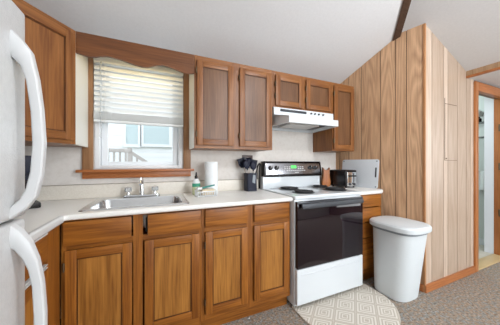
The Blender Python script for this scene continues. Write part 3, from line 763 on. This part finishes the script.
# ------------------------------------------------------------------ fridge
FX = -.38
fr = empty('refrigerator', (-.72, -1.57, 0), 0, 'white pebbled top-freezer refrigerator at the left edge', 'refrigerator')
def fb(name, m, *bx, bev=.004, label=None, seg=2):
    b = MB(); b.box(bx[0] + .72, bx[1] + .72, bx[2] + 1.57, bx[3] + 1.57, bx[4], bx[5], bev=bev, seg=seg); return part(fr, b, name, m, label)
fb('cabinet_body', M_fridge, -1.09, -.452, -1.945, -1.195, .04, 1.685, bev=.008)
fb('grille', M_dgrey, -.45, -.43, -1.94, -1.20, .005, .06)
for x in (-1.05, -.52):
    for y in (-1.90, -1.25):
        b = MB(); b.lathe([(.02, 0), (.02, .04)], (x + .72, y + 1.57, 0), 12); part(fr, b, 'foot', M_black)
fd = fb('freezer_door', M_fridge, -.448, FX, -1.945, -1.192, 1.043, 1.69, bev=.014, seg=3)
rd = fb('refrigerator_door', M_fridge, -.448, FX, -1.945, -1.192, .07, 1.034, bev=.014, seg=3)
def handle(parent, path, ws):
    """path of (x_outer, x_inner, z) in world; bar swept along z with a rounded rectangular section"""
    b = MB(); rings = []
    for (xo, xi, zo, zi), wy in zip(path, ws):
        ctr = Vector(((xo + xi) / 2, -1.262, (zo + zi) / 2)); hv_ = Vector(((xo - xi) / 2, 0, (zo - zi) / 2)); yv = Vector((0, wy, 0))
        R_ = []
        for k in range(12):
            a = k * 2 * PI / 12; c_, s_ = math.cos(a), math.sin(a)
            c_ = math.copysign(abs(c_) ** .6, c_); s_ = math.copysign(abs(s_) ** .6, s_)
            R_.append(ctr + hv_ * c_ + yv * s_ - fr.location)
        rings.append(R_)
    V = [[b.bm.verts.new(p) for p in R_] for R_ in rings]
    for A_, B_ in zip(V, V[1:]):
        for k in range(12): b.bm.faces.new((A_[k], A_[(k + 1) % 12], B_[(k + 1) % 12], B_[k]))
    b.bm.faces.new(V[0][::-1]); b.bm.faces.new(V[-1])
    return part(parent, b, 'handle', M_handle, 'white bowed door handle')
handle(fd, [(-.381, -.384, 1.600, 1.522), (-.357, -.378, 1.574, 1.514), (-.337, -.362, 1.543, 1.496), (-.322, -.350, 1.464, 1.455), (-.312, -.340, 1.373, 1.365), (-.3065, -.336, 1.27, 1.27),
            (-.312, -.341, 1.173, 1.185), (-.326, -.350, 1.108, 1.137), (-.347, -.362, 1.073, 1.106), (-.368, -.378, 1.056, 1.090), (-.381, -.384, 1.046, 1.078)],
       [.020, .019, .017, .015, .014, .014, .014, .015, .017, .019, .020])
handle(rd, [(-.381, -.384, 1.032, .962), (-.362, -.374, 1.014, .955), (-.340, -.357, .977, .925), (-.322, -.345, .920, .890), (-.311, -.337, .85, .84), (-.305, -.333, .756, .752), (-.305, -.333, .62, .62),
            (-.310, -.337, .50, .51), (-.325, -.35, .42, .45), (-.350, -.368, .37, .41), (-.381, -.384, .345, .40)],
       [.020, .019, .017, .015, .014, .014, .014, .015, .017, .019, .020])

# ------------------------------------------------------------------ trash bin
bn = empty('trash_bin', (2.068, -.857, 0), 0.0, 'tall white oval trash bin with lid beside the stove', 'trash bin')
def sup(a, c, z, n=3.2, k=56):
    o = []
    for i in range(k):
        t = 2 * PI * i / k; cc, s_ = math.cos(t), math.sin(t)
        o.append((c * math.copysign(abs(s_) ** (2 / n), s_), a * math.copysign(abs(cc) ** (2 / n), cc), z))
    return o
oset = lambda R, dy: [(x, y + dy, z) for x, y, z in R]
b = MB(); loft(b, [oset(sup(.135, .140, .0), .03), oset(sup(.147, .152, .004), .03), oset(sup(.150, .156, .02), .03), sup(.190, .172, .595), sup(.186, .168, .595), oset(sup(.14, .138, .02), .03)], cap=True)
b.bm.faces.new([b.bm.verts[i] for i in ()]) if False else None
part(bn, b, 'bin_body', M_bin)
b = MB(); loft(b, [sup(.191, .173, .596), sup(.197, .178, .598), sup(.197, .178, .618), sup(.191, .174, .622)]); part(bn, b, 'rim_band', M_grey, 'grey rim band below the lid')
b = MB(); loft(b, [sup(.200, .182, .622), sup(.217, .192, .619), sup(.220, .194, .628), sup(.219, .193, .654), sup(.208, .182, .668), sup(.16, .145, .676), sup(.07, .06, .680)], cap=True); part(bn, b, 'lid', M_bin)

# ------------------------------------------------------------------ rug
b = MB(); pts = [(-.42, .30)]
o_ = [( .425, .30)]
outl = [(-.43, .245), (-.425, .27), (-.405, .28), (.405, .28), (.425, .27), (.43, .245), (.43, .13)]
for i in range(1, 24):
    a = PI * i / 24; outl.append((.43 * math.cos(a), .13 - .40 * math.sin(a)))
outl.append((-.43, .13))
b.prism(outl, lambda u, v, q: Vector((u, v, q)), .001, .011, bev=.004)
rg = b.build('kitchen_rug', M_rug); rg.location = (1.475, -.885, 0); tag(rg, 'cream half-oval rug with diamond pattern in front of the stove', 'rug')

# ------------------------------------------------------------------ blind
bl = empty('window_blind', (-.104, -.035, 1.54), 0, 'white horizontal slat blind lowered halfway over the window', 'blind')
bx0, bx1 = -.342, .342
b = MB(); b.box(bx0, bx1, -.03, .02, .475, .525, bev=.004); part(bl, b, 'headrail', M_blind)
b = MB(); n = 9
for i in range(n):
    z = .110 + i * .0415; th_ = math.radians(64); c_, s_ = math.cos(th_), math.sin(th_)
    prof = [(-.0225, -.0009), (0, .0018), (.0225, -.0009), (.0225, .0004), (0, .0032), (-.0225, .0004)]
    b.prism([(u * c_ - v * s_ - .004, z + u * s_ + v * c_) for u, v in prof], lambda u, v, q: Vector((q, u, v)), bx0, bx1)
part(bl, b, 'slats', M_blind, smooth=False)
b = MB()
for i in range(8): z = .026 + i * .0075; b.box(bx0, bx1, -.023, .015, z, z + .0045)
part(bl, b, 'stacked_slats', M_blind, smooth=False)
b = MB(); b.box(bx0, bx1, -.024, .016, 0, .022, bev=.004); part(bl, b, 'bottom_rail', M_blind)
for x in (-.22, .22):
    b = MB(); b.tube([(x, -.028, .01), (x, -.028, .5)], .0012, 6); part(bl, b, 'ladder_cord', M_blind)
b = MB(); b.tube([(-.29, -.034, .48), (-.292, -.036, -.13)], .004, 8); part(bl, b, 'tilt_wand', M_knobclear)
b = MB(); b.tube([(-.262, -.034, .48), (-.26, -.036, -.05), (-.258, -.036, -.09)], .0015, 6); part(bl, b, 'pull_cord', M_blind)

# ------------------------------------------------------------------ things on the counters
Zt = ZC + .0005
pt = empty('paper_towel_roll', (.478, -.15, Zt), 0, 'white paper towel roll standing on the counter', 'paper towel')
b = MB(); b.lathe([(.058, 0), (.060, .004), (.060, .291), (.057, .295), (.021, .295), (.021, .002)], (0, 0, 0), 32); part(pt, b, 'towel_roll', M_paper)
b = MB(); b.lathe([(.0205, .004), (.0205, .296), (.018, .296), (.018, .004)], (0, 0, 0), 16); part(pt, b, 'core', M_sponge, 'brown cardboard core')
sp = empty('soap_bottle', (.338, -.165, Zt), 0, 'green dish soap bottle with black cap beside the towel roll', 'bottle')
b = MB(); b.lathe([(.024, 0), (.030, .004), (.031, .07), (.030, .10)], (0, 0, 0), 20, sx=1.1, sy=.75); part(sp, b, 'bottle_body', M_soap2, 'bottle of pale yellow liquid')
b = MB(); b.lathe([(.030, .10), (.028, .118), (.020, .135), (.013, .145)], (0, 0, 0), 20, sx=1.1, sy=.75); part(sp, b, 'bottle_shoulder', M_whitep, 'white shoulder')
b = MB(); b.lathe([(.0318, .072), (.0318, .102)], (0, 0, 0), 20, sx=1.1, sy=.75); part(sp, b, 'label', M_soap, 'green wrap label')
b = MB(); b.lathe([(.014, .144), (.014, .165), (.008, .172), (.006, .20), (0, .202)], (0, 0, 0), 16); part(sp, b, 'cap', M_black, 'black cap')
cd = empty('sink_caddy', (.40, -.285, Zt), 0.12, 'white slotted sponge caddy beside the sink', 'caddy')
b = MB(); b.box(-.085, .085, -.04, .04, .004, .010, bev=.002)
for i in range(9):
    x = -.08 + i * .02; b.box(x - .003, x + .003, -.043, -.038, .0, .042, bev=.001); b.box(x - .003, x + .003, .038, .043, .0, .05, bev=.001)
for i in range(4):
    y = -.03 + i * .02
    for s_ in (-1, 1): b.box(s_ * .085 - .003, s_ * .085 + .003, y - .003, y + .003, 0, .046, bev=.001)
b.tube([(-.085, -.041, .043), (.085, -.041, .043), (.085, .041, .050), (-.085, .041, .050)], .0045, 8, closed=True)
part(cd, b, 'basket', M_whitep)
sg = MB(); sg.box(-.05, .062, -.028, .028, 0, .050, bev=.008, seg=3); sgo = sg.build('dish_sponge', M_sponge); sgo.location = (.408, -.285, Zt + .0108); sgo.rotation_euler = (0, 0, .12); tag(sgo, 'beige sponge lying in the white caddy', 'sponge')
br = empty('dish_brush', (.385, -.30, Zt + .072), 0.30, 'teal handled dish brush lying across the caddy sponge', 'brush')
b = MB(); b.tube([(-.035, 0, .0), (.02, 0, .008), (.10, .006, .018)], [.008, .007, .006], 10); part(br, b, 'handle', M_teal)
b = MB(); b.box(-.075, -.03, -.018, .018, -.006, .010, bev=.004); part(br, b, 'brush_head', M_whitep); b = MB()
b.box(-.072, -.034, -.015, .015, -.009, -.0065); part(br, b, 'bristles', M_whitep)
# utensil holder and utensils
uh = empty('utensil_holder', (.893, -.110, Zt), 0, 'dark square utensil holder beside the stove', 'utensil holder')
b = MB(); hw = .052
loft(b, [R3(-hw, hw, -hw, hw, .010, 0), R3(-hw, hw, -hw, hw, .010, .18), R3(-hw + .004, hw - .004, -hw + .004, hw - .004, .008, .18), R3(-hw + .005, hw - .005, -hw + .005, hw - .005, .008, .006)], cap=True)
b.bm.faces.new([v for v in list(b.bm.verts)[:24]][::-1])
part(uh, b, 'holder_body', M_navy)
b = MB(); b.prism([(-.002, .09), (.03, .075), (.036, .16), (.008, .165)], lambda u, v, q: Vector((u, q, v)), -hw - .0015, -hw - .0003); part(uh, b, 'pale_patch', M_grey, 'pale patch on the front', smooth=False)  # paler skewed patch on the front face
def utensil(kind, bx_, by_, tx, ty, tz, label):
    e = empty('cooking_' + kind, (.893 + bx_, -.110 + by_, Zt + .008), 0, label, kind, 'utensils in the dark holder')
    base = Vector((0, 0, 0)); tip = Vector((tx - .012 + .0 - .893 - bx_, ty + .045 + .110 - by_, tz - Zt - .008)); dr_ = tip.normalized(); L_ = tip.length
    b = MB(); b.tube([base, dr_ * (L_ - .075)], .0045, 8); part(e, b, 'shaft', M_chrome, 'pale metal shaft')
    q = Vector((0, 0, 1)).rotation_difference(dr_)
    b = MB()
    if kind == 'spoon':
        b.lathe([(0, -.036), (.018, -.028), (.029, -.005), (.027, .015), (.015, .033), (0, .038)], (0, 0, 0), 16, sy=.25)
    elif kind == 'ladle':
        b.lathe([(0, -.032), (.022, -.024), (.034, -.002), (.030, .02), (.012, .032), (0, .034)], (0, 0, 0), 16, sy=.36)
    else:
        b.prism([(-.018, -.04), (.018, -.04), (.031, -.015), (.033, .038), (-.033, .038), (-.031, -.015)], lambda u, v, w_: Vector((u, w_, v)), -.003, .003, bev=.0015)
    for v in b.bm.verts: v.co = q @ (v.co * 1.25) + dr_ * (L_ - .040)
    part(e, b, 'head', M_navy, 'dark navy head')
    b = MB(); b.tube([dr_ * (L_ - .095), dr_ * (L_ - .07)], .0065, 8); part(e, b, 'collar', M_navy)
utensil('spatula', .020, .038, .815, -.117, 1.250, 'dark spatula leaning furthest left in the utensil holder')
utensil('spoon', -.006, -.036, .842, -.191, 1.232, 'dark spoon leaning left in the utensil holder, right of the spatula')
utensil('ladle', -.004, -.006, .882, -.161, 1.262, 'dark ladle standing upright, topmost in the utensil holder')
utensil('spoon', .014, -.036, .925, -.191, 1.222, 'dark spoon at the front middle of the utensil holder')
utensil('spatula', .0, .026, .958, -.129, 1.238, 'dark spatula leaning right in the utensil holder')
# wall outlet
ol = empty('wall_outlet', (.905, -.0005, 1.235), 0, 'brown outlet plate on the wall behind the utensils', 'outlet')
b = MB(); b.box(-.062, .062, -.007, 0, -.058, .058, bev=.003); part(ol, b, 'plate', M_brownplate)
for x in (-.027, .027):
    b = MB(); b.box(x - .017, x + .017, -.0095, -.0072, -.034, .034, bev=.001); part(ol, b, 'socket', M_black)
# black cord looping at the stove's left end
pc = MB()
pc.tube([(.985, -.06, Zt + .009), (.968, -.07, 1.03), (.972, -.08, 1.11), (.990, -.08, 1.175), (1.015, -.07, 1.205), (1.034, -.05, 1.20), (1.034, -.04, 1.12), (1.034, -.035, Zt + .009)], .0075, 10)
pco = pc.build('power_cord', M_black, loc=(1.005, -.05, Zt)); tag(pco, 'black cord arching up beside the stove control panel', 'cord')
# orange wooden cat-shaped block
cb = MB()
outl = [(-.036, 0), (.038, 0), (.048, .02), (.050, .06), (.043, .10), (.031, .13), (.034, .16), (.044, .225), (.020, .190), (.0, .186), (-.018, .190), (-.042, .227), (-.035, .165), (-.030, .13), (-.043, .095), (-.051, .05), (-.047, .02)]
cb.prism(outl, lambda u, v, q: Vector((u, q, v)), -.026, .026, bev=.006)
co = cb.build('wooden_ornament', M_orange); co.location = (1.885, -.12, ZC + .0045); co.rotation_euler = (0, 0, -.35); tag(co, 'orange wooden ornament with two pointed tips between stove and toaster', 'ornament')
# toaster
ts = empty('toaster', (2.027, -.255, ZC + .0045), -.02, 'black and chrome toaster on the short counter', 'toaster')
b = MB(); b.box(-.088, .088, -.115, .14, .012, .200, bev=.022, seg=4); part(ts, b, 'toaster_body', M_black)
b = MB(); b.box(-.068, .070, -.121, -.113, .02, .176, bev=.003); pe = part(ts, b, 'end_panel', M_chrome, 'chrome end panel')
for x in (-.03, .03):
    b = MB(); b.box(x - .006, x + .006, -.1225, -.1212, .06, .165); part(pe, b, 'lever_slot', M_black, smooth=False)
    b = MB(); b.box(x - .018, x + .018, -.140, -.1228, .125, .142, bev=.003); part(pe, b, 'lever', M_black)
    b = MB(); b.lathe([(.015, 0), (.013, .012), (0, .012)], (x, -.1212, .042), 16, axis=(0, -1, 0)); part(pe, b, 'dial', M_dgrey)
    b = MB(); b.box(x - .013, x + .013, -.09, .10, .1985, .2012); part(ts, b, 'bread_slot', M_dgrey, smooth=False)
for x in (-.06, .06):
    for y in (-.09, .10): b = MB(); b.lathe([(.01, 0), (.01, .014)], (x, y, 0), 10); part(ts, b, 'foot', M_black)
# cutting board leaning on the plank wall
bd = empty('cutting_board', (0, 0, 0), 0, 'grey rectangular cutting board leaning on the plank wall', 'cutting board')
u0, u1 = .11, .55; h_ = .32
bd.location = PA + ud * ((u0 + u1) / 2) + nd * .045 + Vector((0, 0, ZC + .0045)); bd.rotation_euler = (0, 0, ang_p)
lean = .035 / h_
wv = (u1 - u0) / 2
def bmap(u, v, q): # local x along the wall, -? normal; nd corresponds to local y sign
    ys = 1 if (Matrix.Rotation(ang_p, 3, 'Z') @ Vector((0, 1, 0))).dot(nd) > 0 else -1
    return Vector((u, ys * (q - v * lean), v))
b = MB(); b.prism(rrect(-wv, wv, 0, h_, .022), bmap, -.005, .005, bev=.002); part(bd, b, 'board', M_board)
b = MB(); b.prism(rrect(wv - .034, wv - .018, h_ * .38, h_ * .72, .007), bmap, .0052, .0060); part(bd, b, 'handle_slot', M_dgrey, 'dark handle slot', smooth=False)
for u, v in ((wv - .02, .018), (wv - .02, h_ - .02), (-wv + .02, h_ - .02)):
    b = MB(); b.prism(rrect(u - .008, u + .008, v - .008, v + .008, .007), bmap, .0052, .0068); part(bd, b, 'corner_pad', M_grey, 'grey corner pad')
# coffee maker in the left corner
cm = empty('coffee_maker', (-.80, -.27, Zt), .5, 'dark navy coffee maker in the corner behind the fridge handle', 'coffee maker')
b = MB(); b.box(-.09, .09, -.13, .11, 0, .035, bev=.008); part(cm, b, 'base', M_black)
b = MB(); b.box(-.09, .09, .02, .11, .0355, .33, bev=.01); part(cm, b, 'water_tank', M_navy)
b = MB(); b.box(-.09, .09, -.12, .019, .22, .33, bev=.012); part(cm, b, 'brew_head', M_navy)
b = MB(); b.lathe([(.05, 0), (.062, .02), (.064, .08), (.045, .13), (.048, .14)], (0, -.055, .036), 24); part(cm, b, 'carafe', M_glass)
b = MB(); b.box(.06, .08, -.1215, -.1203, .262, .27); part(cm, b, 'badge', M_mark, smooth=False)

# access panel in the pale plank wall
ap = empty('access_panel', (2.775, -.9425, 1.24), 0, 'flush access panel cut into the pale plank wall', 'panel')
b = MB(); b.box(-.125, -.119, -.0022, 0, -.005, .62); b.box(-.119, .11, -.0022, 0, -.005, -.002); b.box(-.119, .11, -.0022, 0, .565, .568); part(ap, b, 'outline_gap', seam, 'thin dark gap outlining the panel', smooth=False)
b = MB(); b.lathe([(.006, 0), (.006, .006), (0, .008)], (-.10, -.001, .015), 12, axis=(0, -1, 0)); part(ap, b, 'knob', M_brass)

# bathroom things
sh = empty('wire_shelf', (4.379, -.45, 1.58), 0, 'grey two-tier wire shelf on the bathroom wall', 'shelf')
b = MB()
for z in (0, .21):
    b.tube([(-.14, -.30, z), (-.14, .3, z)], .006, 6); b.tube([(-.005, -.30, z), (-.005, .3, z)], .006, 6)
    for i in range(13): y = -.3 + i * .05; b.tube([(-.14, y, z), (-.005, y, z)], .004, 6)
for y in (-.30, .3): b.tube([(-.008, y, -.02), (-.008, y, .26)], .006, 6)
part(sh, b, 'wire_frame', M_bathgrey)
for y, lab, m_ in ((-.16, 'dark shampoo bottle nearest the door on the upper wire shelf', M_black), (-.02, 'grey shampoo bottle further back on the upper wire shelf', M_bathgrey)):
    b = MB(); b.lathe([(.026, 0), (.03, .01), (.03, .055), (.012, .07), (.012, .085), (0, .085)], (0, 0, 0), 16); o = b.build('shampoo_bottle', m_); o.location = (4.31, -.45 + y, 1.7965); tag(o, lab, 'bottle', 'bottles on the bathroom shelf')
tw = empty('hand_towel', (4.34, -.60, .82), 0, 'white hand towel hanging on the bathroom wall', 'towel')
b = MB(); pr = []
for i in range(13):
    y = -.11 + i * .22 / 12; pr.append((y, .008 * math.sin(i * 1.5)))
out = [(y, x - .01) for y, x in pr] + [(y, x + .01) for y, x in pr[::-1]]
b.prism(out, lambda u, v, q: Vector((v, u, q)), 0, .27, bev=.003); part(tw, b, 'towel_cloth', M_paper)
b = MB(); b.tube([(.0, -.14, .275), (.0, .14, .275)], .008, 8); b.tube([(.0, -.14, .275), (.038, -.14, .275)], .008, 8); b.tube([(.0, .14, .275), (.038, .14, .275)], .008, 8); part(tw, b, 'towel_bar', M_chrome)
lg = empty('bathroom_wall_lamp', (4.379, -.60, 1.93), 0, 'round white globe lamp on the bathroom wall', 'lamp')
b = MB(); b.lathe([(.04, 0), (.04, .012), (.02, .016), (.02, .035), (0, .035)], (0, 0, 0), 20, axis=(-1, 0, 0)); part(lg, b, 'mount', M_chrome)
b = MB(); b.lathe([(0, -.05)] + [(.05 * math.sin(i * PI / 10), -.05 * math.cos(i * PI / 10)) for i in range(1, 10)] + [(0, .05)], (-.08, 0, 0), 20); part(lg, b, 'globe', M_whitep)
# fill light behind the viewer, added as a glowing globe
cl_ = empty('ceiling_fill_light', (1.45, -2.35, 2.42), 0, 'added white globe fill light behind the viewer', 'lamp')
b = MB(); b.tube([(0, 0, .20), (0, 0, .72)], .006, 8); b.lathe([(.05, .695), (.05, .72)], (0, 0, 0), 20); b.lathe([(.03, .18), (.04, .20), (.03, .22)], (0, 0, 0), 20); part(cl_, b, 'cord', M_whitep)
b = MB(); b.lathe([(0, -.15)] + [(.15 * math.sin(i * PI / 16), -.15 * math.cos(i * PI / 16)) for i in range(1, 16)] + [(0, .15)], (0, 0, .03), 28); part(cl_, b, 'globe', mat('fill_globe', (.9, .9, .9), .5, emit=(.97, .98, 1.0), es=66))
